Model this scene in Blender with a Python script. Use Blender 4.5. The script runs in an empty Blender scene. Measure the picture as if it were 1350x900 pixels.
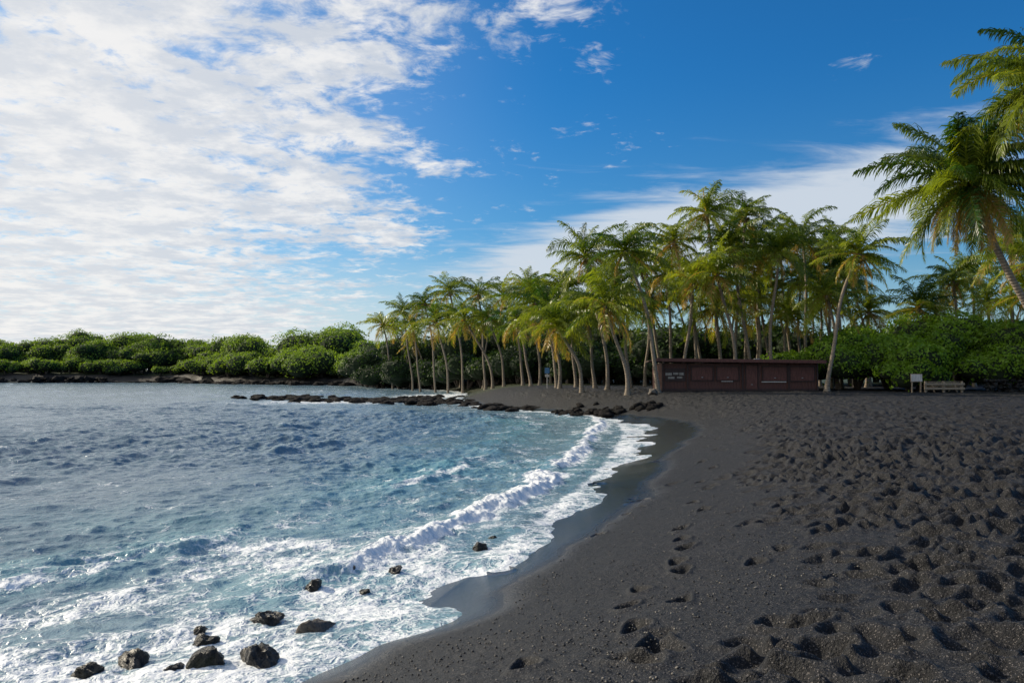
import bpy, math, numpy as np
from mathutils import Vector
R = np.random.default_rng(7)
sc = bpy.context.scene
sc.view_settings.view_transform = 'Standard'
sc.view_settings.look = 'None'
sc.view_settings.exposure = 0
COL = sc.collection
rad = math.radians
CAM_H = 3.0
SUN_AZ, SUN_EL = -64.0, 27.0

# ------------------------------------------------------------------ numpy noise
TAB = R.random((256, 256))
def vn(x, y):
    xi = np.floor(x).astype(np.int64); yi = np.floor(y).astype(np.int64)
    fx = x-xi; fy = y-yi
    fx = fx*fx*(3-2*fx); fy = fy*fy*(3-2*fy)
    a = TAB[xi & 255, yi & 255]; b = TAB[(xi+1) & 255, yi & 255]
    c = TAB[xi & 255, (yi+1) & 255]; d = TAB[(xi+1) & 255, (yi+1) & 255]
    return (a*(1-fx)+b*fx)*(1-fy)+(c*(1-fx)+d*fx)*fy
def fbm(x, y, o=4):
    s = 0; a = .5; t = 0
    for i in range(o):
        s = s+a*vn(x+17.3*i, y+9.1*i); t += a; a *= .5; x, y = x*1.62-y*1.22, x*1.22+y*1.62
    return s/t-.5
def sst(a, b, x):
    t = np.clip((x-a)/(b-a), 0, 1); return t*t*(3-2*t)

# ------------------------------------------------------------------ mesh helper
def make_mesh(name, V, F, mats=(), attrs=None, smooth=True, midx=None, link=True):
    V = np.asarray(V, dtype=np.float32); F = np.asarray(F, dtype=np.int32)
    me = bpy.data.meshes.new(name)
    k = F.shape[1]; nf = len(F)
    me.vertices.add(len(V)); me.vertices.foreach_set('co', V.ravel())
    me.loops.add(nf*k); me.loops.foreach_set('vertex_index', F.ravel())
    me.polygons.add(nf)
    me.polygons.foreach_set('loop_start', np.arange(nf, dtype=np.int32)*k)
    me.polygons.foreach_set('use_smooth', np.full(nf, smooth, dtype=bool) if np.isscalar(smooth) else np.asarray(smooth, dtype=bool))
    for m in mats: me.materials.append(m)
    if midx is not None: me.polygons.foreach_set('material_index', np.asarray(midx, dtype=np.int32))
    me.update(calc_edges=True)
    if attrs:
        for an, arr in attrs.items():
            a = me.attributes.new(an, 'FLOAT', 'POINT')
            a.data.foreach_set('value', np.asarray(arr, dtype=np.float32))
    ob = bpy.data.objects.new(name, me)
    if link: COL.objects.link(ob)
    return ob

# ------------------------------------------------------------------ node helper
class NT:
    def __init__(s, nt): s.nt = nt; s.n = nt.nodes; s.l = nt.links
    def put(s, sock, v):
        if isinstance(v, bpy.types.NodeSocket): s.l.new(v, sock)
        elif v is not None:
            if hasattr(sock.default_value, '__len__') and not hasattr(v, '__len__'):
                v = (v,)*len(sock.default_value)
            if hasattr(v, '__len__') and len(sock.default_value) == 4 and len(v) == 3: v = (*v, 1)
            sock.default_value = v
    def m(s, op, a, b=None, c=None, clamp=False):
        n = s.n.new('ShaderNodeMath'); n.operation = op; n.use_clamp = clamp
        s.put(n.inputs[0], a)
        if b is not None: s.put(n.inputs[1], b)
        if c is not None: s.put(n.inputs[2], c)
        return n.outputs[0]
    def vm(s, op, a, b=None):
        n = s.n.new('ShaderNodeVectorMath'); n.operation = op
        s.put(n.inputs[0], a)
        if b is not None: s.put(n.inputs[1], b)
        return n.outputs[0]
    def scale(s, v, k):
        n = s.n.new('ShaderNodeVectorMath'); n.operation = 'SCALE'
        s.put(n.inputs[0], v); s.put(n.inputs['Scale'], k); return n.outputs[0]
    def noise(s, vec, scale, detail=4, rough=.55, dist=0, col=False):
        n = s.n.new('ShaderNodeTexNoise'); s.put(n.inputs['Vector'], vec)
        n.inputs['Scale'].default_value = scale; n.inputs['Detail'].default_value = detail
        n.inputs['Roughness'].default_value = rough; n.inputs['Distortion'].default_value = dist
        return n.outputs['Color' if col else 'Fac']
    def voro(s, vec, scale, feat='F1', out='Distance'):
        n = s.n.new('ShaderNodeTexVoronoi'); n.feature = feat; s.put(n.inputs['Vector'], vec)
        n.inputs['Scale'].default_value = scale
        return n.outputs[out]
    def ss(s, v, a, b, lo=0., hi=1.):
        n = s.n.new('ShaderNodeMapRange'); n.interpolation_type = 'SMOOTHSTEP'
        s.put(n.inputs[0], v); s.put(n.inputs[1], a); s.put(n.inputs[2], b)
        n.inputs[3].default_value = lo; n.inputs[4].default_value = hi
        return n.outputs[0]
    def mix(s, f, a, b, blend='MIX'):
        n = s.n.new('ShaderNodeMix'); n.data_type = 'RGBA'; n.blend_type = blend
        s.put(n.inputs[0], f); s.put(n.inputs[6], a); s.put(n.inputs[7], b)
        return n.outputs[2]
    def attr(s, name):
        n = s.n.new('ShaderNodeAttribute'); n.attribute_name = name; return n.outputs['Fac']
    def pos(s): return s.n.new('ShaderNodeNewGeometry').outputs['Position']
    def obj(s): return s.n.new('ShaderNodeTexCoord').outputs['Object']
    def bump(s, h, strength=.5, dist=.02):
        n = s.n.new('ShaderNodeBump'); s.put(n.inputs['Height'], h)
        s.put(n.inputs['Strength'], strength); n.inputs['Distance'].default_value = dist
        return n.outputs[0]
def new_mat(name):
    m = bpy.data.materials.new(name); m.use_nodes = True
    t = NT(m.node_tree); b = t.n['Principled BSDF']
    return m, t, b

# ------------------------------------------------------------------ shoreline
ctrl = np.array([(-60,-90),(-25,-25),(-11,-5),(-7,1),(-4.7,5),(-3.3,7),(-2.4,8),(-1.9,8.9),(-1.2,9.7),(-.95,10.7),
 (-.42,12.6),(.62,15.75),(1.6,19.7),(3.2,26.2),(4.9,35),(6.0,43),(5.9,50),(4.3,56),(1.0,62),(-3,70),(-6,90),(-8,120),
 (-22,150),(-37,175),(-70,197),(-95,222),(-145,222),(-250,215),(-500,240),(-3000,300)], float)
pts = []
for i in range(len(ctrl)-1):
    p0 = ctrl[max(i-1,0)]; p1 = ctrl[i]; p2 = ctrl[i+1]; p3 = ctrl[min(i+2,len(ctrl)-1)]
    for t in np.linspace(0,1,4,endpoint=False):
        pts.append(.5*((2*p1)+(-p0+p2)*t+(2*p0-5*p1+4*p2-p3)*t*t+(-p0+3*p1-3*p2+p3)*t**3))
pts.append(ctrl[-1]); SH = np.array(pts)
closers = np.array([(-3000,5000),(5000,5000),(5000,-900),(-60,-900)], float)
def signed(x, y):
    best = np.full(x.shape, 1e18); 
    for i in range(len(SH)-1):
        ax, ay = SH[i]; bx, by = SH[i+1]; dx, dy = bx-ax, by-ay
        t = np.clip(((x-ax)*dx+(y-ay)*dy)/(dx*dx+dy*dy), 0, 1)
        best = np.minimum(best, (x-ax-t*dx)**2+(y-ay-t*dy)**2)
    P = np.vstack([SH, closers]); ins = np.zeros(x.shape, bool)
    for i in range(len(P)):
        ax, ay = P[i]; bx, by = P[(i+1) % len(P)]
        if ay == by: continue
        c = ((ay > y) != (by > y)) & (x < (bx-ax)*(y-ay)/(by-ay)+ax)
        ins ^= c
    return np.where(ins, 1, -1)*np.sqrt(best)
def wet_w(y): return 2.3*np.exp(-((y-39)/12)**2)+.7*np.exp(-((y-19)/7)**2)
def land_z(x, y, s):
    sw = s+.30*fbm(x*.22, y*.22, 3)*np.clip(np.hypot(x,y)/8, 0, 2)
    flat = wet_w(y)
    se = np.maximum(sw-flat*(1-np.exp(-np.maximum(sw,0)/2.)), 0)+np.minimum(np.maximum(sw,0), .8)*.25
    up = 1.45*(1-np.exp(-(se/4.2)**1.6))+.02*np.clip(sw, 0, 4)
    dn = np.maximum(-4, np.minimum(sw, 0)*.16)
    z = np.where(sw > 0, up, dn)
    far = sst(150, 195, y)*sst(-60, -90, x)*(1-.75*np.exp(-((x+108)/9)**2))
    z = z+far*sst(0, 2.5, s)*(1.0+2.2*np.abs(fbm(x*.25, y*.25, 5)))
    far2 = sst(90, 160, y)*sst(-5, -20, x)*(1-far)
    z = z+far2*sst(0, 3, s)*(.2+2.2*np.maximum(0, fbm(x*.3, y*.3, 5)))
    z = z+sst(9, 30, s)*.25*fbm(x*.08, y*.08, 3)
    z = z+sst(20, 60, s)*sst(80, 160, y)*.8
    z = z+.02*fbm(x*.9, y*.9, 3)*sst(1, 4, s)
    return z
def ground_at(x, y):
    x = np.array([float(x)]); y = np.array([float(y)])
    return float(land_z(x, y, signed(x, y))[0])

def polar(rs, ths):
    rr, tt = np.meshgrid(rs, ths, indexing='ij')
    x = rr*np.sin(tt); y = rr*np.cos(tt)
    nr, nt = rr.shape
    i = np.arange(nr-1)[:, None]*nt+np.arange(nt-1)[None, :]
    F = np.stack([i, i+1, i+1+nt, i+nt], -1).reshape(-1, 4)[:, ::-1]
    return x, y, F
ths = np.radians(np.concatenate([np.linspace(-130,-41,40,endpoint=False), np.linspace(-41,-22,60,endpoint=False), np.linspace(-22,41,620), np.linspace(41,130,41)[1:]]))

# ------------------------------------------------------------------ TERRAIN
rs = np.concatenate([np.linspace(.15,2.2,24,endpoint=False), np.geomspace(2.2,75,900,endpoint=False), np.geomspace(75,400,110,endpoint=False), np.geomspace(400,4500,30)])
X, Y, F = polar(rs, ths)
S = signed(X, Y); Z = land_z(X, Y, S)
def churn_s(x, y, s): return s+1.6*fbm(x*.3, y*.3, 3)+.5*sst(30, 45, y)-.5*wet_w(y)-.75*sst(12, 7, y)
churn = sst(3.3, 5.3, churn_s(X, Y, S))*sst(95, 72, Y)
n1_ = fbm(X*1.5, Y*1.5, 4); n2_ = fbm(X*3.4+5, Y*3.4, 4)
E = churn*(.12*n1_+.13*n2_)
E += sst(.8, 3, S)*(1-churn)*sst(95, 70, Y)*(.035*fbm(X*2.2, Y*2.2, 4)+.02*fbm(X*7, Y*7, 3))
def stamp(px, py, ang, a, b, dep, rimk=.32):
    r0 = math.hypot(px, py); th0 = math.atan2(px, py); e = b*2.2
    i0 = np.searchsorted(rs, r0-e); i1 = np.searchsorted(rs, r0+e)+1
    dt = e/max(r0, .5); j0 = np.searchsorted(ths, th0-dt); j1 = np.searchsorted(ths, th0+dt)+1
    if i0 >= i1 or j0 >= j1: return
    x = X[i0:i1, j0:j1]-px; y = Y[i0:i1, j0:j1]-py
    c, s_ = math.cos(ang), math.sin(ang)
    u = (x*c+y*s_)/b; v = (-x*s_+y*c)/a
    q = np.sqrt(u*u+v*v)*(1+.15*np.sin(px*40+3*np.arctan2(v, u)))
    hole = np.exp(-(q**2.8)*.9); rim = np.exp(-((q-1.45)/.42)**2)
    cur = E[i0:i1, j0:j1]
    E[i0:i1, j0:j1] = cur*(1-.75*hole)-dep*hole+rimk*dep*rim
pr = np.concatenate([np.sqrt(R.uniform(2.5**2, 22**2, 5200)), R.uniform(15, 75, 16000)])
pt = R.uniform(rad(-10), rad(44), len(pr))
pxs = pr*np.sin(pt); pys = pr*np.cos(pt)
ps = churn_s(pxs, pys, signed(pxs, pys))
prob = sst(3.1, 5.4, ps)
for k in range(len(pr)):
    if pys[k] > 74 or R.random() > prob[k]+.006: continue
    g = 1 if pr[k] < 18 else 1.15
    m_ = R.uniform(.7, 1.4)*g
    stamp(pxs[k], pys[k], R.uniform(0, 3.14), .082*m_, .135*m_, R.uniform(.045,.09)*m_)
for (px_, py_) in [(1.02,5.9),(1.0,6.55),(1.55,7.4),(1.1,7.7),(1.9,9.0),(1.95,9.5),(.1,6.1),(2.3,10.9),(2.5,11.9),(3.2,13.4),(3.3,14.6),(4.0,16.4),(4.2,17.9),(5.0,19.9),(5.1,21.5),(6.1,24),(6.3,26),(7.3,28.5),(7.4,31),(2.6,8.6),(1.35,8.5),(2.2,10.2)]:
    stamp(px_, py_, 1.25+R.uniform(-.3,.3), .08, .15, .11, .3)
Z += .15*np.tanh(E/.15)
print('terrain', X.size, float(E.min()), float(E.max()))

sand, t, b = new_mat('black_sand')
P = t.pos(); s_a = t.attr('shore'); rk = t.attr('rocky'); gr = t.attr('green')
big = t.noise(P, .7, 4); fine = t.noise(P, 60, 3, .7); mid = t.noise(P, 11, 4, .65)
grain = t.voro(P, 130, 'F1', 'Color')
sepc = t.n.new('ShaderNodeSeparateColor'); t.l.new(grain, sepc.inputs[0])
g1 = t.ss(sepc.outputs[0], .88, .95)
base = t.mix(t.ss(mid, .35, .7), (.0060, .0064, .0078), (.0140, .0147, .0172))
base = t.mix(t.ss(big, .5, .75), base, (.0185, .0187, .0205))
base = t.mix(t.ss(fine, .42, .62), t.mix(1., base, (.6,.6,.6), 'MULTIPLY'), base)  # darker where the grain dips, trough shade put into the colour
gc = t.mix(sepc.outputs[1], (.11, .11, .12), (.24, .21, .19))
base = t.mix(t.m('MULTIPLY', g1, .7), base, gc)  # pale specks: light pebbles, plus sand glints put into the colour
wetn = t.m('ADD', s_a, t.m('MULTIPLY', t.m('SUBTRACT', t.noise(P, .45, 3), .5), 1.4))
wet = t.ss(wetn, .4, 1.3, 1., 0.)
damp = t.ss(wetn, 1.0, 3.2, 1., 0.)
base = t.mix(t.m('MULTIPLY', damp, .6), base, (.007, .008, .010))
lava = t.mix(t.noise(P, 1.3, 5), (.006, .0055, .0055), (.026, .022, .020))
base = t.mix(rk, base, lava)
gcol = t.mix(t.noise(P, .8, 5), (.025, .035, .010), (.06, .08, .02))
base = t.mix(gr, base, gcol)
t.l.new(base, b.inputs['Base Color'])
r = t.m('SUBTRACT', .62, t.m('MULTIPLY', wet, .38)); r = t.m('SUBTRACT', r, t.m('MULTIPLY', damp, .05), clamp=True)
t.l.new(r, b.inputs['Roughness'])
t.put(b.inputs['Specular IOR Level'], t.m('ADD', .36, t.m('MULTIPLY', wet, .64)))
h = t.m('ADD', t.m('MULTIPLY', fine, .6), t.m('ADD', t.m('MULTIPLY', sepc.outputs[2], .3), t.m('MULTIPLY', mid, 1.6)))
t.l.new(t.bump(h, t.m('SUBTRACT', 1., t.m('MULTIPLY', wet, .88)), .04), b.inputs['Normal'])

rocky = np.clip(sst(150, 190, Y)*sst(-3, 0, S)*sst(16, 6, S)*sst(-30, -60, X), 0, 1)
green = sst(6, 10, S+6*fbm(X*.1, Y*.1))*sst(85, 130, Y)*sst(5, -15, X) + sst(86, 96, Y)*sst(-20, 10, X)
make_mesh('ground', np.stack([X, Y, Z], -1).reshape(-1, 3), F, [sand],
          {'shore': (S-wet_w(Y)*1.1).ravel(), 'rocky': rocky.ravel(), 'green': np.clip(green, 0, 1).ravel()})

# ------------------------------------------------------------------ WATER
rsw = np.concatenate([np.linspace(2.5,6,30,endpoint=False), np.geomspace(6,90,900,endpoint=False), np.geomspace(90,320,130,endpoint=False), np.geomspace(320,4500,25)])
thw = np.radians(np.concatenate([np.linspace(-130,-42,60,endpoint=False), np.linspace(-42,16,640), np.linspace(16,130,40)[1:]]))
X, Y, F = polar(rsw, thw)
S = signed(X, Y); D = np.hypot(X, Y)
h = np.zeros_like(X)
for i in range(60):
    wl = 10**R.uniform(math.log10(.4), math.log10(6.5))
    ang = rad(-30)+R.normal(0, .6)
    kx, ky = math.cos(ang)*2*math.pi/wl, math.sin(ang)*2*math.pi/wl
    fade = np.clip(1.7-D*.010/wl, 0, 1)
    wob = 2.4*fbm(X*.45/wl+i*3.3, Y*.45/wl-i*1.7, 2)*2
    sn = 1-np.abs(np.sin((kx*X+ky*Y)/2+wob+R.uniform(0, 6)))
    h += .0115*wl**.62*(sn*sn*1.6-.5)*fade
h *= np.clip(.8+2.0*fbm(X*.11, Y*.09, 3), .4, 1.5)
damp_ = np.clip(-S/6, .14, 1)
H = h*damp_
c = 1.5+.9*fbm(X*.2+3, Y*.2, 4)*2+.5*sst(15,10,Y)
brk = np.clip(fbm(X*.5, Y*.5+8, 3)*6+.75, 0, 1)
amp = sst(60, 52, Y)*(.45+.55*brk)*(.25+.75*sst(10, 14, Y))
rag = .42*fbm(X*1.7, Y*1.7, 4)*2
q = S+c+rag
ridge = np.where(q > 0, np.exp(-(q/.32)**2), np.exp(-(q/.8)**2))
H += .17*amp*ridge
q2 = S+c*1.2+3.2+1.2*fbm(X*.25, Y*.25)*2
amp2 = sst(60, 45, Y)*np.clip(fbm(X*.17+5, Y*.17)*6+.3, 0, 1)
ridge2 = np.where(q2 > 0, np.exp(-(q2/.55)**2), np.exp(-(q2/1.4)**2))
H += .15*amp2*ridge2
q3 = S+8.5+2.5*fbm(X*.12, Y*.12)*2
amp3 = np.clip(fbm(X*.1+15, Y*.1)*6+.3, 0, 1)*sst(80,50,Y)
H += .13*amp3*np.exp(-(q3/1.3)**2)
near = sst(17, 10, Y)
wash = sst(-.2, .5, q)*sst(60, 50, Y)
foam = 1.08*amp*np.where(q > 0, np.exp(-(q/.8)**2), np.exp(-(q/.42)**2))
foam = np.maximum(foam, wash*(.46+.22*near))
foam = np.maximum(foam, (.61+.18*fbm(X*.8,Y*.8,3)*2)*sst(-12, -2, S+3*fbm(X*.3, Y*.3)*2)*sst(23, 12, Y))
foam = np.maximum(foam, .70*np.exp(-((q2-.15)/.4)**2)*amp2)
foam = np.maximum(foam, .58*np.exp(-((q3-.2)/.4)**2)*amp3)
foam = np.maximum(foam, .66*sst(-3.5, -.4, S)*sst(48, 60, Y)*sst(200,130,Y))
foam = np.maximum(foam, .42*sst(-16, -3, S))
steep = sst(.06, .18, h)
foam = np.maximum(foam, .33+.29*steep)  # whitecaps on high chop; the sparse white elsewhere is painted sparkle
reef = np.exp(-(((X+9)/9)**2+((Y-100)/17)**2)); foam = np.maximum(foam, reef*.82)
reef3 = np.exp(-(((X+18)/15)**2+((Y-80)/7)**2)); foam = np.maximum(foam, reef3*.74)
edge = sst(-.6, -.05, S); foam = np.maximum(foam, edge*.70*sst(130,60,Y))
H += np.clip(foam-.45, 0, .6)*(.26*fbm(X*4, Y*4, 4)+.15*fbm(X*12, Y*12, 3))*sst(.4, -1, S)
H += sst(-3, 0, S)*(.03+.12*fbm(X*.55, Y*.55, 4)*2)
H += .03
H = np.where(S > 5, -.6, H)
turq = np.clip(.5*sst(-12, -2, S)*sst(70, 38, Y)*(.4+.6*np.clip(fbm(X*.2,Y*.2,3)*3+.5,0,1))+.6*amp2*ridge2+.4*amp3*np.exp(-(q3/1.3)**2)+.25*sst(.03,.2,h)
    +.5*sst(20,12,Y)*np.clip(fbm(X*.35,Y*.35+4,3)*4+.4,0,1), 0, 1)

wat, t, b = new_mat('sea_water')
P = t.pos(); fo = t.attr('foam'); tq = t.attr('turq')
warp = t.vm('ADD', P, t.scale(t.vm('SUBTRACT', t.noise(P, 1.1, 4, .65, 0, True), (.5,.5,.5)), 1.3))
lace1 = t.ss(t.voro(warp, 2.3, 'DISTANCE_TO_EDGE'), 0, .17, 1, 0)
lace2 = t.ss(t.voro(warp, 6.0, 'DISTANCE_TO_EDGE'), 0, .25, 1, 0)
lace = t.m('MAXIMUM', lace1, t.m('MULTIPLY', lace2, .6))
n1 = t.noise(warp, .8, 5, .6); n2 = t.noise(P, 6, 4, .65)
v = t.m('ADD', t.m('MULTIPLY', fo, 1.5), t.m('MULTIPLY', lace, .36))
v = t.m('ADD', v, t.m('MULTIPLY', t.m('SUBTRACT', n1, .5), 1.8))
v = t.m('ADD', v, t.m('MULTIPLY', t.m('SUBTRACT', n2, .5), .9))
ff = t.ss(v, .88, 1.42)
deep = t.mix(t.noise(P, .15, 3), (.085, .155, .210), (.130, .205, .260))
tc = t.mix(n1, (.065, .22, .27), (.17, .38, .42))
col = t.mix(tq, deep, tc)
col = t.mix(t.m('MULTIPLY', t.ss(fo, .3, .65), .45), col, (.28, .40, .46))
col = t.mix(ff, col, t.mix(n2, (.68, .73, .77), (.90, .91, .91)))
t.l.new(col, b.inputs['Base Color'])
t.l.new(t.m('ADD', .18, t.m('MULTIPLY', ff, .5)), b.inputs['Roughness'])
b.inputs['IOR'].default_value = 1.38
hh = t.m('ADD', t.m('MULTIPLY', t.noise(P, 2.6, 5, .6, .6), 1.), t.m('MULTIPLY', ff, .22))
hh = t.m('ADD', hh, t.m('MULTIPLY', t.noise(P, 10, 3, .6), .18))
t.l.new(t.bump(hh, .55, .17), b.inputs['Normal'])
make_mesh('sea_water', np.stack([X, Y, H], -1).reshape(-1, 3), F, [wat], {'foam': foam.ravel(), 'turq': turq.ravel()})
print('water verts', X.size)

# ------------------------------------------------------------------ ROCKS
def uvsphere(nu, nv):
    V = []; Fq = []
    for i in range(nv+1):
        ph = math.pi*i/nv
        for j in range(nu):
            th = 2*math.pi*j/nu; V.append((math.sin(ph)*math.cos(th), math.sin(ph)*math.sin(th), math.cos(ph)))
    for i in range(nv):
        for j in range(nu):
            Fq.append((i*nu+j, (i+1)*nu+j, (i+1)*nu+(j+1) % nu, i*nu+(j+1) % nu))
    return np.array(V), np.array(Fq)
rockm, t, b = new_mat('lava_rock')
P = t.pos(); n = t.noise(P, 8, 6, .65)
c0 = t.mix(t.ss(n, .35, .7), (.006, .006, .007), (.032, .030, .029))
c0 = t.mix(t.m('MULTIPLY', t.ss(t.noise(P, 2.2, 3), .52, .68), .35), c0, (.04, .05, .015))
t.l.new(c0, b.inputs['Base Color']); b.inputs['Roughness'].default_value = .34
t.l.new(t.bump(t.m('ADD', t.noise(P, 18, 6, .7), t.m('MULTIPLY', t.voro(P, 10), 1.1)), 1., .08), b.inputs['Normal'])
ledgem, t, b = new_mat('dry_lava')
P = t.pos(); n = t.noise(P, 3, 6, .7)
t.l.new(t.mix(t.ss(n, .35, .7), (.005, .005, .005), (.026, .022, .020)), b.inputs['Base Color']); b.inputs['Roughness'].default_value = .9
b.inputs['Specular IOR Level'].default_value = .2
t.l.new(t.bump(n, 1., .4), b.inputs['Normal'])
rocktan, t, b = new_mat('pale_rock')
P = t.pos()
t.l.new(t.mix(t.noise(P, 14, 5, .7), (.03, .028, .026), (.20, .17, .14)), b.inputs['Base Color']); b.inputs['Roughness'].default_value = .7
t.l.new(t.bump(t.noise(P, 22, 6, .75), 1., .05), b.inputs['Normal'])
UH, UHF = uvsphere(44, 26)
UL, ULF = uvsphere(12, 8)
def rock_arr(x, y, z, sx, sy, sz, hi=True):
    V, Fq = (UH, UHF) if hi else (UL, ULF)
    d = V.copy()
    o = R.uniform(0, 100, 3)
    nz = fbm(d[:,0]*1.3+o[0]+d[:,2]*.9, d[:,1]*1.3+o[1]-d[:,2]*1.1, 5)
    nz2 = fbm(d[:,0]*4+o[2]+d[:,2]*3, d[:,1]*4+o[1]-d[:,2]*3, 4)
    f = np.ones(len(d))
    for k in range(14):
        nn = R.normal(size=3); nn /= np.linalg.norm(nn); dd = R.uniform(.48,.9)
        pr_ = d@nn; f = np.where(pr_ > 1e-3, np.minimum(f, dd/np.maximum(pr_, 1e-3)), f)
    f = f*(1+.9*nz+.28*nz2)
    d = d*f[:, None]*np.array([sx, sy, sz])
    a = R.uniform(0, 6.28); ca, sa = math.cos(a), math.sin(a)
    d = np.stack([d[:,0]*ca-d[:,1]*sa, d[:,0]*sa+d[:,1]*ca, d[:,2]], -1)
    return d+np.array([x, y, z]), Fq
def join(parts):
    V = []; Fq = []; o = 0
    for v, f in parts: V.append(v); Fq.append(f+o); o += len(v)
    return np.vstack(V), np.vstack(Fq)
for (x, y, rr, m) in [(-2.95,9.65,.17,rockm),(-2.25,9.2,.20,rocktan),(-1.78,9.4,.10,rocktan),(-3.05,8.15,.22,rockm),(-2.6,8.2,.23,rockm),
        (-3.85,8.2,.15,rockm),(-3.4,8.9,.12,rockm),(-2.75,11.2,.13,rockm),(-1.75,12.0,.14,rockm),(-.5,13.55,.15,rockm),(-2.4,12.1,.11,rocktan),
        (-1.15,9.6,.08,rockm),(-.35,14.3,.10,rockm),(-3.35,8.0,.14,rockm),(-2.2,8.45,.08,rockm),(-2.8,8.7,.07,rockm),(-3.6,9.3,.08,rockm),(-1.5,9.9,.06,rockm),(-2.0,11.0,.07,rockm),(-4.2,8.0,.12,rockm)]:
    v, f = rock_arr(x, y, max(ground_at(x, y), -.02)+rr*.36, rr*1.2, rr, rr*.85)
    make_mesh('lava_rock', v, f, [m])
parts = []
for k in range(90):
    u = R.random(); x = 3.6+5.8*u+R.normal(0,.5); y = 57-5.0*u+R.normal(0, 1.0); rr = R.uniform(.10,.38)*(1+.6*(R.random()<.12))
    parts.append(rock_arr(x, y, max(ground_at(x, y), 0)+rr*.2, rr*1.4, rr, rr*.75, False))
v, f = join(parts); make_mesh('shore_rocks', v, f, [ledgem])
parts = []
cl = [(-3,73,2.4),(-7,78,3.2),(-11,80,2.8),(-1,66,1.5),(-15,84,2.8),(1.0,64,1.5),(-27,93,3),(-10,90,3),(-20,84,2.2),(-24,88,2.2)]
for (cx,cy,cr) in cl:
    for k in range(int(cr*14)):
        x = cx+R.normal(0,cr*.8); y = cy+R.normal(0,cr*.9); rr = R.uniform(.14,.58)
        parts.append(rock_arr(x, y, rr*.1, rr*2.0, rr*1.4, rr*.6, False))
v, f = join(parts); make_mesh('reef_rocks', v, f, [ledgem])
parts = []
for k in range(460):
    u = R.random(); x = -250+215*u; x += R.normal(0, 2)
    if -111 < x < -103: continue
    y = np.interp(x, [-250,-145,-95,-70,-37,-22], [215,222,222,197,175,150])+R.normal(1.5, 1.5); rr = R.uniform(.4,1.3)
    parts.append(rock_arr(x, y, R.uniform(-.1, 1.2 if x < -90 else .35), rr*2., rr*1.3, rr*.8, False))
v, f = join(parts); make_mesh('lava_ledge', v, f, [ledgem], smooth=False)
TP, TF = uvsphere(6, 4)
n_g = 12000
r_ = 3+R.random(n_g)**1.4*19; th_ = R.uniform(rad(-20), rad(38), n_g)
gp = np.stack([r_*np.sin(th_), r_*np.cos(th_)], -1); gs = signed(gp[:,0], gp[:,1])
gch = sst(3.3, 5.3, churn_s(gp[:,0], gp[:,1], gs))
keep = (gs > 1.2) & (gch < .4) & ((fbm(gp[:,0]*.7, gp[:,1]*.7, 3) > .03) | (R.random(len(gp)) < .3) | ((abs(gs-4.0)<.5)&(R.random(len(gp))<.7))); gp = gp[keep]; gs = gs[keep]
gz = land_z(gp[:,0], gp[:,1], gs); parts = []
for k in range(len(gp)):
    rr = R.uniform(.004,.012)
    v = TP*np.array([rr*R.uniform(.9,1.5), rr*R.uniform(.8,1.2), rr*.7])+np.array([gp[k,0], gp[k,1], gz[k]+rr*.5+.003])
    parts.append((v, TF))
v, f = join(parts)
grm, t, b = new_mat('gravel'); P = t.pos()
sp = t.n.new('ShaderNodeSeparateColor'); t.l.new(t.voro(P, 20, 'F1', 'Color'), sp.inputs[0])
t.l.new(t.mix(t.ss(sp.outputs[0], .5, 1), (.02,.02,.02), (.20,.18,.15)), b.inputs['Base Color']); b.inputs['Roughness'].default_value = .6
make_mesh('gravel', v, f, [grm])

# ------------------------------------------------------------------ FOLIAGE materials
def leaf_mat(name, dark, light, dry=None, trans=.35, rough=.45):
    m, t, b = new_mat(name)
    a = t.attr('tint')
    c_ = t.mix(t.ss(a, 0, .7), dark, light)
    if dry: c_ = t.mix(t.ss(a, .8, 1.0), c_, dry)
    t.l.new(c_, b.inputs['Base Color']); b.inputs['Roughness'].default_value = rough
    b.inputs['Specular IOR Level'].default_value = .35
    tr = t.n.new('ShaderNodeBsdfTranslucent'); t.l.new(t.mix(1., c_, (1.5, 1.45, .5), 'MULTIPLY'), tr.inputs[0])
    mx = t.n.new('ShaderNodeMixShader'); mx.inputs[0].default_value = trans
    t.l.new(b.outputs[0], mx.inputs[1]); t.l.new(tr.outputs[0], mx.inputs[2])
    t.l.new(mx.outputs[0], t.n['Material Output'].inputs[0])
    return m
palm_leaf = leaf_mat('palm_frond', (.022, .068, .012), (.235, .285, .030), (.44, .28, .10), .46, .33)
broad_leaf = leaf_mat('broad_leaf', (.022, .065, .008), (.16, .28, .02), None, .4)
far_leaf = leaf_mat('far_leaf', (.034, .080, .014), (.18, .28, .035), None, .42, .6)
shaded_leaf = leaf_mat('shaded_leaf', (.015, .040, .008), (.06, .11, .015), None, .3, .6)  # low albedo puts the grove's under-canopy shade into the leaf colour
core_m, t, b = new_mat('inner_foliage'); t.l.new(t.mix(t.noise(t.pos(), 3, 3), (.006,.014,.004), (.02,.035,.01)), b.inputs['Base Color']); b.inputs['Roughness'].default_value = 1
trunk_m, t, b = new_mat('palm_trunk'); P = t.pos()
sx = t.n.new('ShaderNodeSeparateXYZ'); t.l.new(P, sx.inputs[0])
ring = t.m('SINE', t.m('MULTIPLY', t.m('ADD', sx.outputs[2], t.m('MULTIPLY', t.noise(P, 3, 2), .1)), 42))
c_ = t.mix(t.noise(P, 6, 5), (.14, .11, .08), (.38, .31, .23)); c_ = t.mix(t.ss(ring, .3, 1, 0, .5), c_, (.08, .06, .045))
t.l.new(c_, b.inputs['Base Color']); b.inputs['Roughness'].default_value = .85
t.l.new(t.bump(ring, .5, .03), b.inputs['Normal'])
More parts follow.
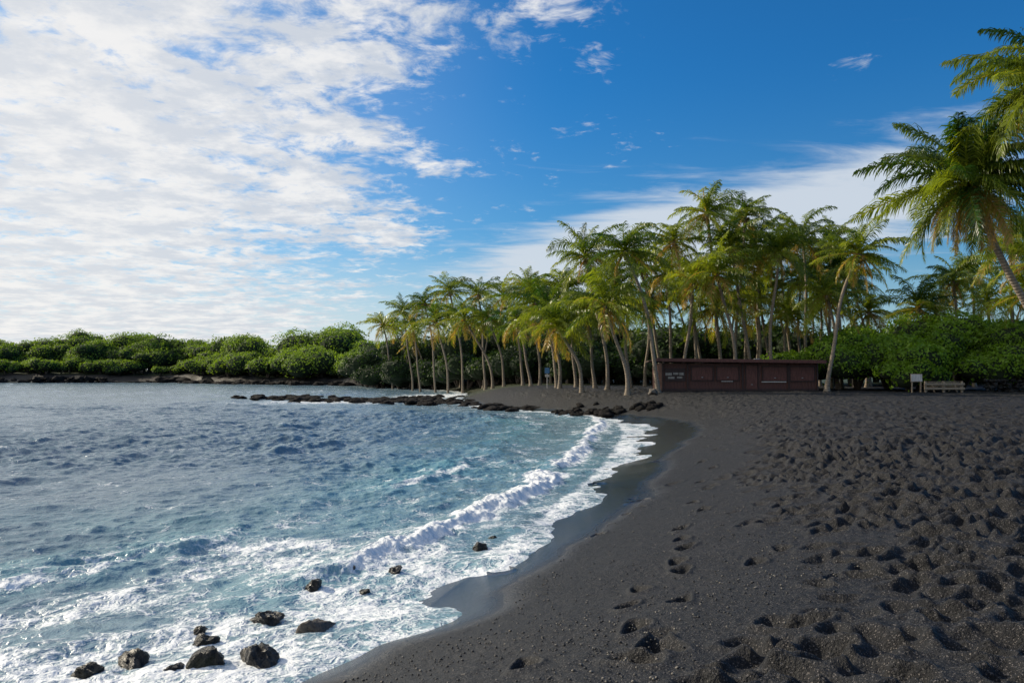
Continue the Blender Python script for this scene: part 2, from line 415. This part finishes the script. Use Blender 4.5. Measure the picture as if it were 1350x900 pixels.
nut_m, t, b = new_mat('coconut'); t.l.new(t.mix(t.noise(t.pos(), 5, 2), (.08,.10,.02), (.25,.16,.04)), b.inputs['Base Color']); b.inputs['Roughness'].default_value = .5
bark_m, t, b = new_mat('bark'); t.l.new(t.mix(t.noise(t.pos(), 6, 5), (.04,.03,.022), (.13,.10,.075)), b.inputs['Base Color']); b.inputs['Roughness'].default_value = .9

def tube(path, radii, n=8):
    path = np.asarray(path, float); V = []; k = len(path)
    for i in range(k):
        tg = path[min(i+1, k-1)]-path[max(i-1, 0)]; tg /= np.linalg.norm(tg)+1e-9
        up = np.array([0, 1, 0.]) if abs(tg[1]) < .9 else np.array([1., 0, 0])
        u = np.cross(tg, up); u /= np.linalg.norm(u); w = np.cross(tg, u)
        a = np.arange(n)*2*math.pi/n
        V.append(path[i]+radii[i]*(np.cos(a)[:, None]*u+np.sin(a)[:, None]*w))
    Fq = [(i*n+j, i*n+(j+1) % n, (i+1)*n+(j+1) % n, (i+1)*n+j) for i in range(k-1) for j in range(n)]
    return np.vstack(V), np.array(Fq)

def frond(org, az, e0, L, droop, tint, wind, dead=False, NS=30, wd_k=.0095):
    n = NS; tt = np.linspace(0, 1, n)
    el = e0-droop*tt**1.25
    if dead: el = np.maximum(el, rad(-88))
    dl = L/(n-1)
    azv = az+wind*tt**1.5
    d = np.stack([np.cos(el)*np.cos(azv), np.cos(el)*np.sin(azv), np.sin(el)], -1)
    p = np.vstack([np.zeros(3), np.cumsum(d[:-1]*dl, 0)])+org
    side = np.stack([-np.sin(azv), np.cos(azv), np.zeros(n)], -1)
    up = np.cross(d, side)
    up = np.where(up[:, 2:3] < 0, -up, up)
    tw = R.normal(0, .6)*tt[:, None]
    side, up = side*np.cos(tw)+up*np.sin(tw), up*np.cos(tw)-side*np.sin(tw)
    V = []; Fq = []; T = []; o = 0
    w = (.055*(1-tt)+.012)[:, None]
    for ax in (side, up):
        a = p-ax*w; b_ = p+ax*w
        V.append(np.stack([a, b_], 1).reshape(-1, 3)); i = np.arange(n-1)*2+o
        Fq.append(np.stack([i, i+1, i+3, i+2], -1)); T.append(np.full(2*n, min(1, tint+.3))); o += 2*n
    st = np.linspace(.13, .995, int(NS*1.7)); m = len(st)
    for sgn in (-1, 1):
        ip = np.stack([np.interp(st, tt, p[:, k]) for k in range(3)], -1)
        idd = np.stack([np.interp(st, tt, d[:, k]) for k in range(3)], -1)
        isd = np.stack([np.interp(st, tt, side[:, k]) for k in range(3)], -1)*sgn
        iup = np.stack([np.interp(st, tt, up[:, k]) for k in range(3)], -1)
        ln = L*.25*np.clip(np.sin(np.pi*(st*.86+.12))**.6, .15, 1)*R.uniform(.7, 1.18, m)
        fw = (.5+.9*st)[:, None]
        lift = R.uniform(-.2, .6, (m, 1))
        d1 = isd+idd*fw+iup*lift; d1 /= np.linalg.norm(d1, axis=1)[:, None]
        dn = np.array([0, 0, -1.])*R.uniform(.4, 1.4, (m, 1))
        d2 = d1+dn; d2 /= np.linalg.norm(d2, axis=1)[:, None]
        d3 = d1*.6+dn*1.5; d3 /= np.linalg.norm(d3, axis=1)[:, None]
        if dead: d1 = d1*.4+dn; d1 /= np.linalg.norm(d1, axis=1)[:, None]
        a0 = ip; a1 = a0+d1*(ln*.42)[:, None]; a2 = a1+d2*(ln*.36)[:, None]; a3 = a2+d3*(ln*.22)[:, None]
        wv = idd*.62+np.array([0, 0, .45])*R.uniform(-1,1,(m,1)); wd = L*wd_k
        rows = []
        for q_, ww in ((a0, .8), (a1, 1.25), (a2, .85), (a3, .12)):
            rows += [q_-wv*wd*ww, q_+wv*wd*ww]
        vv = np.stack(rows, 1).reshape(-1, 3); V.append(vv)
        i = (np.arange(m)*8+o)[:, None]+np.array([0, 2, 4])[None, :]; i = i.reshape(-1)
        Fq.append(np.stack([i, i+1, i+3, i+2], -1))
        lt = np.repeat(np.clip(tint+R.uniform(-.12,.12,m), 0, 1), 8).reshape(m, 8)
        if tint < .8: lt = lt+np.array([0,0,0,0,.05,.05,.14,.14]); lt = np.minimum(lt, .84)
        T.append(lt.ravel()); o += 8*m
    return np.vstack(V), np.vstack(Fq), np.concatenate(T)

def palm(base, crown, L=3.7, nf=26, tr=.16, dead=2, NS=26, bow=1.0, tone=0., wk=.0110):
    base = np.array(base, float); crown = np.array(crown, float); base[2] -= .15
    hgt = crown[2]-base[2]; tt = np.linspace(0, 1, 22)
    mid_ = (tt**(1.0+.75*bow))[:, None]
    path = np.concatenate([base[:2]+(crown[:2]-base[:2])*mid_, (base[2]+hgt*tt)[:, None]], 1)
    path[:, 0] += .2*np.sin(tt*5+R.uniform(0, 6))*np.sin(tt*np.pi); path[:, 1] += .2*np.sin(tt*4+R.uniform(0, 6))*np.sin(tt*np.pi)
    rr = tr*(.72+.28*(1-tt))+tr*.9*np.exp(-tt*hgt*2.2); rr[-1] *= 1.5; rr[-2] *= 1.3
    tv, tf = tube(path, rr, 8)
    Vs = [tv]; Fs = [tf]; Ts = [np.zeros(len(tv))]; M = [np.zeros(len(tf), int)]; o = len(tv)
    ga = R.uniform(0, 6.28); tone = tone+R.normal(0, .12)
    for k in range(nf):
        u = (k+.5)/nf
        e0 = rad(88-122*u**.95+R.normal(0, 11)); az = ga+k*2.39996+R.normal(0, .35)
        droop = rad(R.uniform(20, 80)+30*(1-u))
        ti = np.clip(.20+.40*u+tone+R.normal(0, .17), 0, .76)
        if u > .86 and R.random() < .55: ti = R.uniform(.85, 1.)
        lf = L*R.uniform(.75, 1.12)*(.7+.3*min(1, u*4))
        wa = .45*math.sin(-.6-az)
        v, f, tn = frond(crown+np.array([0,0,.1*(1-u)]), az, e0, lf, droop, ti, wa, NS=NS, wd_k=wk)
        Vs.append(v); Fs.append(f+o); Ts.append(tn); M.append(np.ones(len(f), int)); o += len(v)
    for k in range(dead):
        v, f, tn = frond(crown-np.array([0,0,.15]), R.uniform(0, 6.28), rad(R.uniform(-55,-20)), L*R.uniform(.5,.8), rad(60), R.uniform(.88, 1.), 0, True, NS=NS, wd_k=wk)
        Vs.append(v); Fs.append(f+o); Ts.append(tn); M.append(np.ones(len(f), int)); o += len(v)
    for k in range(9):
        a = R.uniform(0, 6.28); v = UL*.14*np.array([.85,.85,1.1])+crown+np.array([math.cos(a)*.33, math.sin(a)*.33, -.25-R.uniform(0,.3)])
        Vs.append(v); Fs.append(ULF+o); Ts.append(np.zeros(len(v))); M.append(np.full(len(ULF), 2)); o += len(v)
    mi = np.concatenate(M)
    return make_mesh('coconut_palm_tree', np.vstack(Vs), np.vstack(Fs), [trunk_m, palm_leaf, nut_m], {'tint': np.concatenate(Ts)}, smooth=(mi != 1), midx=mi)

main = [(.090,12.6,.119,68),(.143,12.2,.184,60),(.2,14.6,.233,72),(.243,16.8,.264,70),(.295,17.6,.286,74),(.267,13.7,.295,70),
 (.367,14.8,.371,70),(.433,11.8,.390,60),(.317,13,.31,76),(.393,15,.40,76),(.116,8.0,.146,60),(.067,11.2,.081,80),(.029,9.9,.057,78),
 (.057,6.8,.088,66),(-.010,12,.014,95),(-.043,13.2,-.033,105),(-.079,14.4,-.062,112),(-.11,13.3,-.095,120),(-.137,12.8,-.125,128),
 (-.162,11.2,-.15,140),(-.06,9.6,-.024,100),(.005,8.4,.024,88),(.172,9.9,.168,82),(.25,8.6,.257,72),(.348,8.2,.34,74),(.19,12.4,.2,78),
 (.335,16,.35,84),(.45,9,.44,80),(-.095,10,-.08,112),(-.03,9.5,-.01,98),(.09,8.6,.105,74),(.225,12.8,.24,82),(.41,12.3,.415,72),(.02,12.5,.035,92),
 (.30,10.5,.305,80),(-.125,10,-.115,124),(.38,10,.385,84),(.045,8.3,.06,74),(.28,15.5,.29,80),(.36,12,.365,78),(.42,14,.43,82),(.16,13.6,.19,80),(.225,10.5,.215,68),
 (.255,11,.28,66),(.345,13.2,.33,66),(.40,9.4,.41,66),(.31,15.8,.325,78),(.13,10.5,.15,72)]
for (cb, ch, bb, d) in main:
    bx, by = bb*d, d+R.uniform(-1, 1)
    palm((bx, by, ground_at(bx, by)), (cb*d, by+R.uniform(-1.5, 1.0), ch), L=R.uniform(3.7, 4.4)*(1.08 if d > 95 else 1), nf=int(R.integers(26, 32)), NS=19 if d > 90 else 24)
for k in range(26):
    cb = -.16+.61*(k+R.random())/26; d = np.interp(cb, [-.17, .0, .2, .45], [145, 104, 90, 84])+R.uniform(0, 14)
    ch = 3+np.interp(cb, [-.17,0,.2,.45], [.06,.082,.10,.12])*d*R.uniform(.55, 1.05)
    bb = cb+R.uniform(-.01, .025)
    palm((bb*d, d, ground_at(bb*d, d)), (cb*d, d, ch), L=R.uniform(3.6, 4.3), nf=22, NS=16, dead=1, tone=-.1, wk=.012)
for (cb, ch, bb, d, L, ns) in [(.571,12.4,.682,40,5.0,46),(.690,16.2,.76,36,4.9,46),(.552,11.2,.557,72,4.,26),(.624,13.2,.63,64,4.3,26),(.508,8.4,.51,68,4.,26),(.595,9.8,.6,76,4,24),(.66,11,.67,58,4.2,24),(.53,8.8,.535,82,4,22),(.575,12.5,.58,80,4,22),(.645,9,.65,62,4.2,24)]:
    bx = bb*d
    palm((bx, d, ground_at(bx, d)), (cb*d, d-.5, ch), L=L, nf=52 if d < 50 else 27, tr=.2 if d < 50 else .16, dead=14 if d < 50 else 2, NS=ns, bow=.5, tone=.02, wk=.0085 if d < 50 else .0110)

# ------------------------------------------------------------------ BROADLEAF masses
def foliage(lobes, dens, size, tone=0., front=False):
    V = []; T = []; CV = []; CF = []; co = 0
    for (c_, r_) in lobes:
        c_ = np.array(c_); r_ = np.array(r_)
        area = 4*math.pi*((r_[0]*r_[1])**1.6/3+2*((r_[0]*r_[2])**1.6)/3)**(1/1.6)
        n = max(30, int(area*dens))
        d = R.normal(size=(n, 3)); d[:, 2] = np.where(d[:, 2] < -.5, -d[:, 2], d[:, 2]); d /= np.linalg.norm(d, axis=1)[:, None]
        if front: d = d[d[:, 1] < .35]; n = len(d)
        o = R.uniform(0, 90, 2)
        bump = 1+.7*fbm(d[:,0]*2.4+o[0]+d[:,2], d[:,1]*2.4+o[1]-d[:,2], 3)
        rad_ = bump*R.uniform(.78, 1.06, n)
        p = c_+d*rad_[:, None]*r_
        nn = d+R.normal(size=(n, 3))*.7; nn /= np.linalg.norm(nn, axis=1)[:, None]
        a = np.cross(nn, R.normal(size=(n, 3))); a /= np.linalg.norm(a, axis=1)[:, None]; bq = np.cross(nn, a)
        s_ = size*R.uniform(.55, 1.3, (n, 1))
        q_ = np.stack([p-a*s_, p-bq*s_*.6+nn*s_*.1, p+a*s_, p+bq*s_*.6+nn*s_*.1], 1).reshape(-1, 3)
        V.append(q_)
        lt = R.uniform(-.16, .16)
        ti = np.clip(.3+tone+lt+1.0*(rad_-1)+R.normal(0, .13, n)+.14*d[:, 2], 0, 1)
        T.append(np.repeat(ti, 4))
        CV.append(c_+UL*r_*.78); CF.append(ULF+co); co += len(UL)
    V = np.vstack(V); nF = len(V)//4
    F_ = np.arange(nF*4).reshape(-1, 4)
    CV = np.vstack(CV); CF = np.vstack(CF)+len(V)
    return np.vstack([V, CV]), np.vstack([F_, CF]), np.concatenate([np.concatenate(T), np.zeros(len(CV))]), np.concatenate([np.zeros(nF, int), np.ones(len(CF), int)])
def crown_lobes(x, y, zb, w, h, n=8):
    L_ = []
    for k in range(n):
        a = R.uniform(0, 6.28); q_ = R.random()**.6
        rr = w*R.uniform(.20, .36)
        zz = zb+h*(.35+.42*R.random()*(1-.45*q_))
        L_.append(((x+math.cos(a)*w*.6*q_, y+math.sin(a)*w*.5*q_, zz), (rr, rr, rr*R.uniform(.55,.8))))
    return L_
def mass(name, trees, dens, size, mat, front=False):
    Vs=[];Fs=[];Ts=[];Ms=[];o=0
    for (x,y,w,h,n,tone) in trees:
        z = ground_at(x,y)
        v,f,t_,m_ = foliage(crown_lobes(x,y,z,w,h,n), dens, size, tone, front)
        Vs.append(v);Fs.append(f+o);Ts.append(t_);Ms.append(m_);o+=len(v)
        for k in range(3):
            ex = x+R.uniform(-1,1)*w*.3; ey = y+R.uniform(-1,1)*w*.3
            tv,tf = tube([(x,y,z-.2),(x+(ex-x)*.4,y+(ey-y)*.4,z+h*.25),(ex,ey,z+h*.6)],[w*.035,w*.028,w*.012],6)
            Vs.append(tv);Fs.append(tf+o);Ts.append(np.zeros(len(tv)));Ms.append(np.full(len(tf),2));o+=len(tv)
    mi=np.concatenate(Ms)
    return make_mesh(name,np.vstack(Vs),np.vstack(Fs),[mat,core_m,bark_m],{'tint':np.concatenate(Ts)},smooth=(mi==2),midx=mi)
tr_=[]
NTR=60
for k in range(NTR):
    x=-215+187*(k+R.random())/NTR; d0=np.interp(x,[-215,-100,-60,-28],[240,238,212,180])+R.uniform(0,22)
    top=np.interp(x/d0,[-.64,-.5,-.4,-.3,-.22,-.17],[.043,.046,.038,.042,.054,.056])*d0
    h_=(top+1.0)*R.uniform(.72,1.15); tr_.append((x,d0,h_*R.uniform(1.0,1.4),h_,9,R.uniform(-.2,.35)))
for k in range(26):
    x=-225+200*(k+.5)/26; d0=np.interp(x,[-215,-100,-60,-28],[268,266,240,208]); tr_.append((x,d0,13,R.uniform(5.,7.),9,-.2))
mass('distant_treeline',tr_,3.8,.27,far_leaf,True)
tr_=[]
for k in range(60):
    x=-200+174*(k+R.random())/60; d0=np.interp(x,[-200,-145,-95,-70,-37,-26],[226,229,229,204,184,168])+R.uniform(0,7)
    if -111<x<-102: d0 += 14
    h_=R.uniform(2,5.5) if x<-90 else R.uniform(3,7.5); tr_.append((x,d0,h_*R.uniform(1.3,2),h_,8,R.uniform(.2,.65)))
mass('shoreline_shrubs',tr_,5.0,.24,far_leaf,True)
tr_=[]
for k in range(56):
    cb=-.19+.38*(k+R.random())/56; d0=np.interp(cb,[-.19,.0,.2],[158,122,104])+R.uniform(0,22)
    top=np.interp(cb,[-.19,-.1,0,.1,.19],[.058,.080,.100,.105,.09])*d0
    h_=(top+1.2)*R.uniform(.45,.85); tr_.append((cb*d0,d0,h_*R.uniform(.8,1.1),h_,9,R.uniform(-.2,.05)))
for k in range(40):
    cb=-.17+.37*(k+R.random())/40; d0=np.interp(cb,[-.17,.0,.2],[150,110,88])+R.uniform(0,8)
    h_=R.uniform(3,6); tr_.append((cb*d0,d0,h_*1.5,h_,7,R.uniform(-.3,-.05)))
for k in range(34):
    cb=.18+.54*(k+R.random())/34; d0=R.uniform(88,104); h_=R.uniform(5,8.5); tr_.append((cb*d0,d0,h_*1.2,h_,8,R.uniform(-.1,.2)))
mass('background_grove',tr_,3.8,.24,shaded_leaf,True)
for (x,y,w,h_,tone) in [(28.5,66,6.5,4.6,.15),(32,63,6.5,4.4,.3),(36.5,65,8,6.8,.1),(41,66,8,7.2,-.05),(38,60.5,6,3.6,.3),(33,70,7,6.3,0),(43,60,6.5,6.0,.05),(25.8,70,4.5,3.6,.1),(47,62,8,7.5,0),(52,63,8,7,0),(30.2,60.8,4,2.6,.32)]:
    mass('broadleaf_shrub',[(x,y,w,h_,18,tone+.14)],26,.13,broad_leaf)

# ------------------------------------------------------------------ HUT
def wood(name, a, b_, rough=.7, sc_=6):
    m, t, b = new_mat(name); P = t.obj()
    mp = t.n.new('ShaderNodeMapping'); t.l.new(P, mp.inputs[0]); mp.inputs['Scale'].default_value = (6, 6, .8)
    n = t.noise(mp.outputs[0], sc_*.5, 5, .65)
    t.l.new(t.mix(t.ss(n, .3, .7), a, b_), b.inputs['Base Color']); b.inputs['Roughness'].default_value = rough
    t.l.new(t.bump(n, .35, .01), b.inputs['Normal']); return m
red = wood('red_brown_boards', (.060, .024, .017), (.115, .044, .032))
red2 = wood('shutter_boards', (.075, .027, .020), (.14, .052, .038))
trim = wood('dark_trim', (.028, .014, .012), (.05, .026, .02))
pale = wood('pale_paint', (.40, .38, .35), (.60, .56, .52))
tan = wood('weathered_wood', (.20, .15, .10), (.36, .28, .19))
roofm = wood('roof_felt', (.05, .035, .03), (.09, .06, .05), .9)
metal, t, b = new_mat('galvanised_metal'); b.inputs['Base Color'].default_value = (.35,.35,.35,1); b.inputs['Metallic'].default_value = .8; b.inputs['Roughness'].default_value = .45
blue, t, b = new_mat('blue_sign'); t.l.new(t.mix(t.noise(t.obj(), 4), (.05,.16,.35), (.08,.22,.42)), b.inputs['Base Color'])
def empty(name, loc, rz=0):
    e = bpy.data.objects.new(name, None); e.location = loc; e.rotation_euler[2] = rz; COL.objects.link(e); return e
CV_ = np.array([(-1,-1,-1),(1,-1,-1),(1,1,-1),(-1,1,-1),(-1,-1,1),(1,-1,1),(1,1,1),(-1,1,1)], float)*.5
CF_ = np.array([(0,3,2,1),(4,5,6,7),(0,1,5,4),(1,2,6,5),(2,3,7,6),(3,0,4,7)])
def box(par, name, c_, s_, mat, bev=.01, rot=None):
    ob = make_mesh(name, CV_*np.array(s_), CF_, [mat], smooth=False)
    ob.location = c_; ob.parent = par
    if rot: ob.rotation_euler = rot
    if bev:
        m = ob.modifiers.new('b', 'BEVEL'); m.width = bev; m.segments = 2
    return ob
hx, hy = 17.7, 62.0; gz_ = ground_at(hx, hy)
hut = empty('wooden_beach_hut', (hx, hy, gz_), rad(-2))
W_ = 12.0; D_ = 5.0; Hh = 2.15
box(hut, 'wall_core', (0, D_/2, Hh/2-.1), (W_-.1, D_-.1, Hh), trim)
xs = np.arange(-W_/2, W_/2, .24)
for i, x in enumerate(xs):
    box(hut, f'board_{i}', (x+.12, .02, Hh/2), (.225, .05, Hh-.02), red, .006)
for i, y in enumerate(np.arange(0.1, D_-.1, .24)):
    box(hut, f'side_board_{i}', (-W_/2+.02, y+.12, Hh/2), (.05, .225, Hh-.02), red, .006)
    box(hut, f'side_board_r_{i}', (W_/2-.02, y+.12, Hh/2), (.05, .225, Hh-.02), red, .006)
box(hut, 'plinth', (0, -.02, .06), (W_+.1, .1, .22), trim)
box(hut, 'roof', (-.1, D_/2-.2, Hh+.17), (W_+.9, D_+1.4, .10), roofm, .02, (rad(-1.5), rad(.7), 0))
box(hut, 'fascia', (-.1, -.88, Hh+.17), (W_+.95, .05, .24), red2, .01, (0, rad(.7), 0))
for i, x in enumerate(np.linspace(-W_/2+.05, W_/2-.05, 9)):
    box(hut, f'rafter_{i}', (x, -.42, Hh+.06), (.08, .86, .12), trim)
for i, (x0, x1, z0, z1) in enumerate([(-3.7,-2.1,.85,1.85),(-1.75,-.1,.85,1.85),(.5,1.35,.12,2.0),(1.8,3.6,.8,1.85),(3.9,5.7,.8,1.85)]):
    cx = (x0+x1)/2; cz = (z0+z1)/2; w = x1-x0; h_ = z1-z0
    box(hut, f'shutter_{i}', (cx, -.045, cz), (w, .05, h_), red2)
    for j, (dx, dz, ww, wh) in enumerate([(0, h_/2+.045, w+.18, .07), (0, -h_/2-.045, w+.18, .07), (-w/2-.045, 0, .07, h_), (w/2+.045, 0, .07, h_)]):
        box(hut, f'frame_{i}_{j}', (cx+dx, -.055, cz+dz), (ww, .08, wh), trim, .005)
    box(hut, f'hasp_{i}', (cx, -.09, cz-h_*.3), (.12, .03, .05), metal, .004)
for i, x in enumerate([-5.95, -4.05, .2, 3.75, 5.95]):
    box(hut, f'post_{i}', (x, -.06, Hh/2), (.12, .12, Hh), trim)
box(hut, 'white_rail', (2.6, -.13, .70), (1.9, .05, .07), pale)
box(hut, 'white_rail_short', (-1.0, -.13, .74), (.9, .05, .05), pale)
box(hut, 'notice_board', (-5.0, -.06, 1.25), (1.6, .06, 1.0), trim)
notice = wood('faded_notice', (.18, .16, .14), (.34, .31, .27))
for i, (x, z, w, h_) in enumerate([(-5.5,1.30,.5,.2),(-4.95,1.34,.4,.16),(-4.5,1.32,.34,.2),(-5.3,1.02,.5,.16),(-4.65,1.04,.4,.14)]):
    box(hut, f'notice_{i}', (x, -.105, z), (w, .02, h_), notice, .003)
box(hut, 'roof_vent', (2, 2.5, Hh+.3), (.4, .4, .2), metal)
px_, py_ = 31.2, 58.0; g_ = ground_at(px_, py_)
tb = empty('picnic_table', (px_, py_, g_), rad(4))
for i in range(5): box(tb, f'top_plank_{i}', (0, -.36+i*.18, .76), (2.3, .165, .045), tan)
for i, y in enumerate((-.78, -.62, .62, .78)): box(tb, f'seat_plank_{i}', (0, y, .45), (2.3, .145, .045), tan)
for i, x in enumerate((-.85, .85)):
    box(tb, f'leg_a_{i}', (x, -.38, .36), (.09, .09, .85), tan, .005, (rad(-28), 0, 0))
    box(tb, f'leg_b_{i}', (x+.1, .38, .36), (.09, .09, .85), tan, .005, (rad(28), 0, 0))
    box(tb, f'cross_{i}', (x+.05, 0, .38), (.05, 1.7, .09), tan)
sg = empty('information_sign', (29.2, 57.6, ground_at(29.2, 57.6)), rad(-5))
for i, x in enumerate((-.3, .3)): box(sg, f'post_{i}', (x, 0, .6), (.09, .09, 1.3), tan)
box(sg, 'panel', (0, -.07, 1.05), (.75, .05, .5), pale); box(sg, 'panel_frame', (0, -.035, 1.05), (.85, .03, .6), tan)
bk = empty('log_barrier', (30.8, 56.8, ground_at(30.8, 56.8)))
for i, z in enumerate((.3, .62)): box(bk, f'rail_{i}', (0, 0, z), (2.9, .1, .16), tan, .03)
for i, x in enumerate((-1.3, 0, 1.3)): box(bk, f'post_{i}', (x, .11, .35), (.14, .12, .95), tan, .02)
sg = empty('warning_sign', (.043*80, 78, ground_at(.043*80, 78)))
box(sg, 'post', (0, 0, 1.0), (.09, .09, 2.0), pale); box(sg, 'panel', (0, -.07, 1.7), (.45, .04, .55), blue); box(sg, 'lower_panel', (0, -.07, 1.2), (.4, .04, .25), pale)
parts = []
for k in range(150):
    u = R.uniform(0, 1); lay = R.integers(0, 4); x = 34.6+u*7; y = 58.3+R.uniform(-.35,.35)*(1-.2*lay); z = ground_at(x, y)+.12+.23*lay
    parts.append(rock_arr(x, y, z, R.uniform(.18,.3), R.uniform(.15,.24), R.uniform(.12,.18), False))
v, f = join(parts); make_mesh('lava_rock_wall', v, f, [rockm])
v, f = rock_arr(10.4, 58.5, ground_at(10.4, 58.5)+.15, .45, .35, .3); make_mesh('pale_boulder', v, f, [rocktan])

# ------------------------------------------------------------------ WORLD
w = bpy.data.worlds.new('World'); sc.world = w; w.use_nodes = True
t = NT(w.node_tree); bg = t.n['Background']
sky = t.n.new('ShaderNodeTexSky'); sky.sky_type = 'NISHITA'; sky.sun_disc = False
sky.sun_elevation = rad(SUN_EL); sky.sun_rotation = rad(SUN_AZ % 360); sky.air_density = 1.0; sky.dust_density = .6; sky.ozone_density = 2.5
g = t.n.new('ShaderNodeTexCoord').outputs['Generated']
sx = t.n.new('ShaderNodeSeparateXYZ'); t.l.new(g, sx.inputs[0]); x_, y_, z_ = sx.outputs
az = t.m('MULTIPLY', t.m('ARCTAN2', x_, y_), 57.2958); el = t.m('MULTIPLY', t.m('ARCSINE', z_), 57.2958)
zz = t.m('ADD', t.m('MAXIMUM', z_, 0.), .10)
cb = t.n.new('ShaderNodeCombineXYZ'); t.l.new(t.m('DIVIDE', x_, zz), cb.inputs[0]); t.l.new(t.m('DIVIDE', y_, zz), cb.inputs[1])
CP = cb.outputs[0]
def blob(a0, e0, sa, se, k=0.):
    da = t.m('DIVIDE', t.m('SUBTRACT', az, a0), sa)
    ee = t.m('SUBTRACT', el, e0)
    if k: ee = t.m('SUBTRACT', ee, t.m('MULTIPLY', t.m('SUBTRACT', az, a0), k))
    de = t.m('DIVIDE', ee, se)
    return t.m('EXPONENT', t.m('MULTIPLY', t.m('ADD', t.m('MULTIPLY', da, da), t.m('MULTIPLY', de, de)), -1))
nb = t.noise(CP, 1.1, 5, .6, .3); nm = t.noise(CP, 4.8, 6, .68, .5); nf_ = t.noise(CP, 15, 4, .6, .5)
left = t.m('SUBTRACT', t.m('MULTIPLY', t.ss(az, -1, -25), .74), t.m('MULTIPLY', t.ss(az, 8, 16), .22))
d_ = t.m('ADD', left, t.m('MULTIPLY', t.m('SUBTRACT', nb, .5), 1.2))
d_ = t.m('ADD', d_, t.m('MULTIPLY', t.m('SUBTRACT', nm, .5), 1.8))
d_ = t.m('ADD', d_, t.m('MULTIPLY', t.m('SUBTRACT', nf_, .5), .9))
for a in [(-2,24.5,9,2.2,.05),(-11,16.5,4,1.1,-.15),(-5.5,14.8,2.4,.7,0),(6,21.5,2.2,1.4,-.35),(-8,9.5,2.5,1.6,0),(-13,12,5,2.2,0),(23.5,20,3,1.2,.2),(-12,20.5,5,2,0)]:
    d_ = t.m('ADD', d_, t.m('MULTIPLY', blob(*a), .42 if a[0] != 23.5 else .36))
c1 = t.m('MULTIPLY', t.ss(d_, .18, .74), .95)
mp = t.n.new('ShaderNodeMapping'); t.l.new(CP, mp.inputs[0]); mp.inputs['Rotation'].default_value = (0,0,rad(25)); mp.inputs['Scale'].default_value = (1.2, 3.2, 1)
st = t.noise(mp.outputs[0], 1.6, 7, .62, .5)
band = t.m('ADD', blob(19, 10.4, 15, 3.6, .15), t.m('MULTIPLY', blob(5, 8.2, 9, 2.2, .16), .85))
c2 = t.ss(t.m('ADD', t.m('MULTIPLY', band, 1.2), t.m('MULTIPLY', t.m('SUBTRACT', st, .5), 1.5)), .20, .95)
c2 = t.m('MULTIPLY', c2, .88)
haze = t.m('MULTIPLY', t.ss(el, 10, 0), t.ss(az, 20, -15, .4, .9))
tint = t.mix(t.ss(el, 4, 22), (.42, .88, 1.15), (.15, .76, 1.25))
tinted = t.mix(1., sky.outputs[0], tint, 'MULTIPLY')
shade = t.noise(CP, 4.5, 6, .65)
glow = t.ss(az, 5, -40)
cc = t.mix(t.ss(shade, .38, .64), (5.6, 6.2, 7.1), (8.8, 8.8, 8.8))
cc = t.mix(t.m('MULTIPLY', glow, .4), cc, (9.9, 9.5, 9.0))
skyc = t.mix(haze, tinted, (7.2, 7.6, 7.9))
skyc = t.mix(t.m('MULTIPLY', t.ss(az, 5, -35), .4), skyc, (6.4, 7.5, 8.5))
skyc = t.mix(c2, skyc, (6.6, 7.2, 7.9))
skyc = t.mix(c1, skyc, cc)
t.l.new(skyc, bg.inputs[0]); bg.inputs[1].default_value = .1

sd = bpy.data.lights.new('sun', 'SUN'); sd.energy = 5.0; sd.angle = rad(.5); sd.color = (1, .88, .69)
so = bpy.data.objects.new('sun', sd); COL.objects.link(so)
dv = Vector((math.sin(rad(SUN_AZ))*math.cos(rad(SUN_EL)), math.cos(rad(SUN_AZ))*math.cos(rad(SUN_EL)), math.sin(rad(SUN_EL))))
so.rotation_euler = dv.to_track_quat('Z', 'Y').to_euler(); so.location = (-30, 0, 40)

cam = bpy.data.cameras.new('camera'); co = bpy.data.objects.new('camera', cam); COL.objects.link(co)
cam.lens = 28; cam.sensor_width = 36; cam.clip_start = .05; cam.clip_end = 9000
co.location = (0, 0, CAM_H); co.rotation_euler = (rad(92.2), 0, 0)
sc.camera = co
print('hut ground', gz_, 'cam ground', ground_at(0, .5))
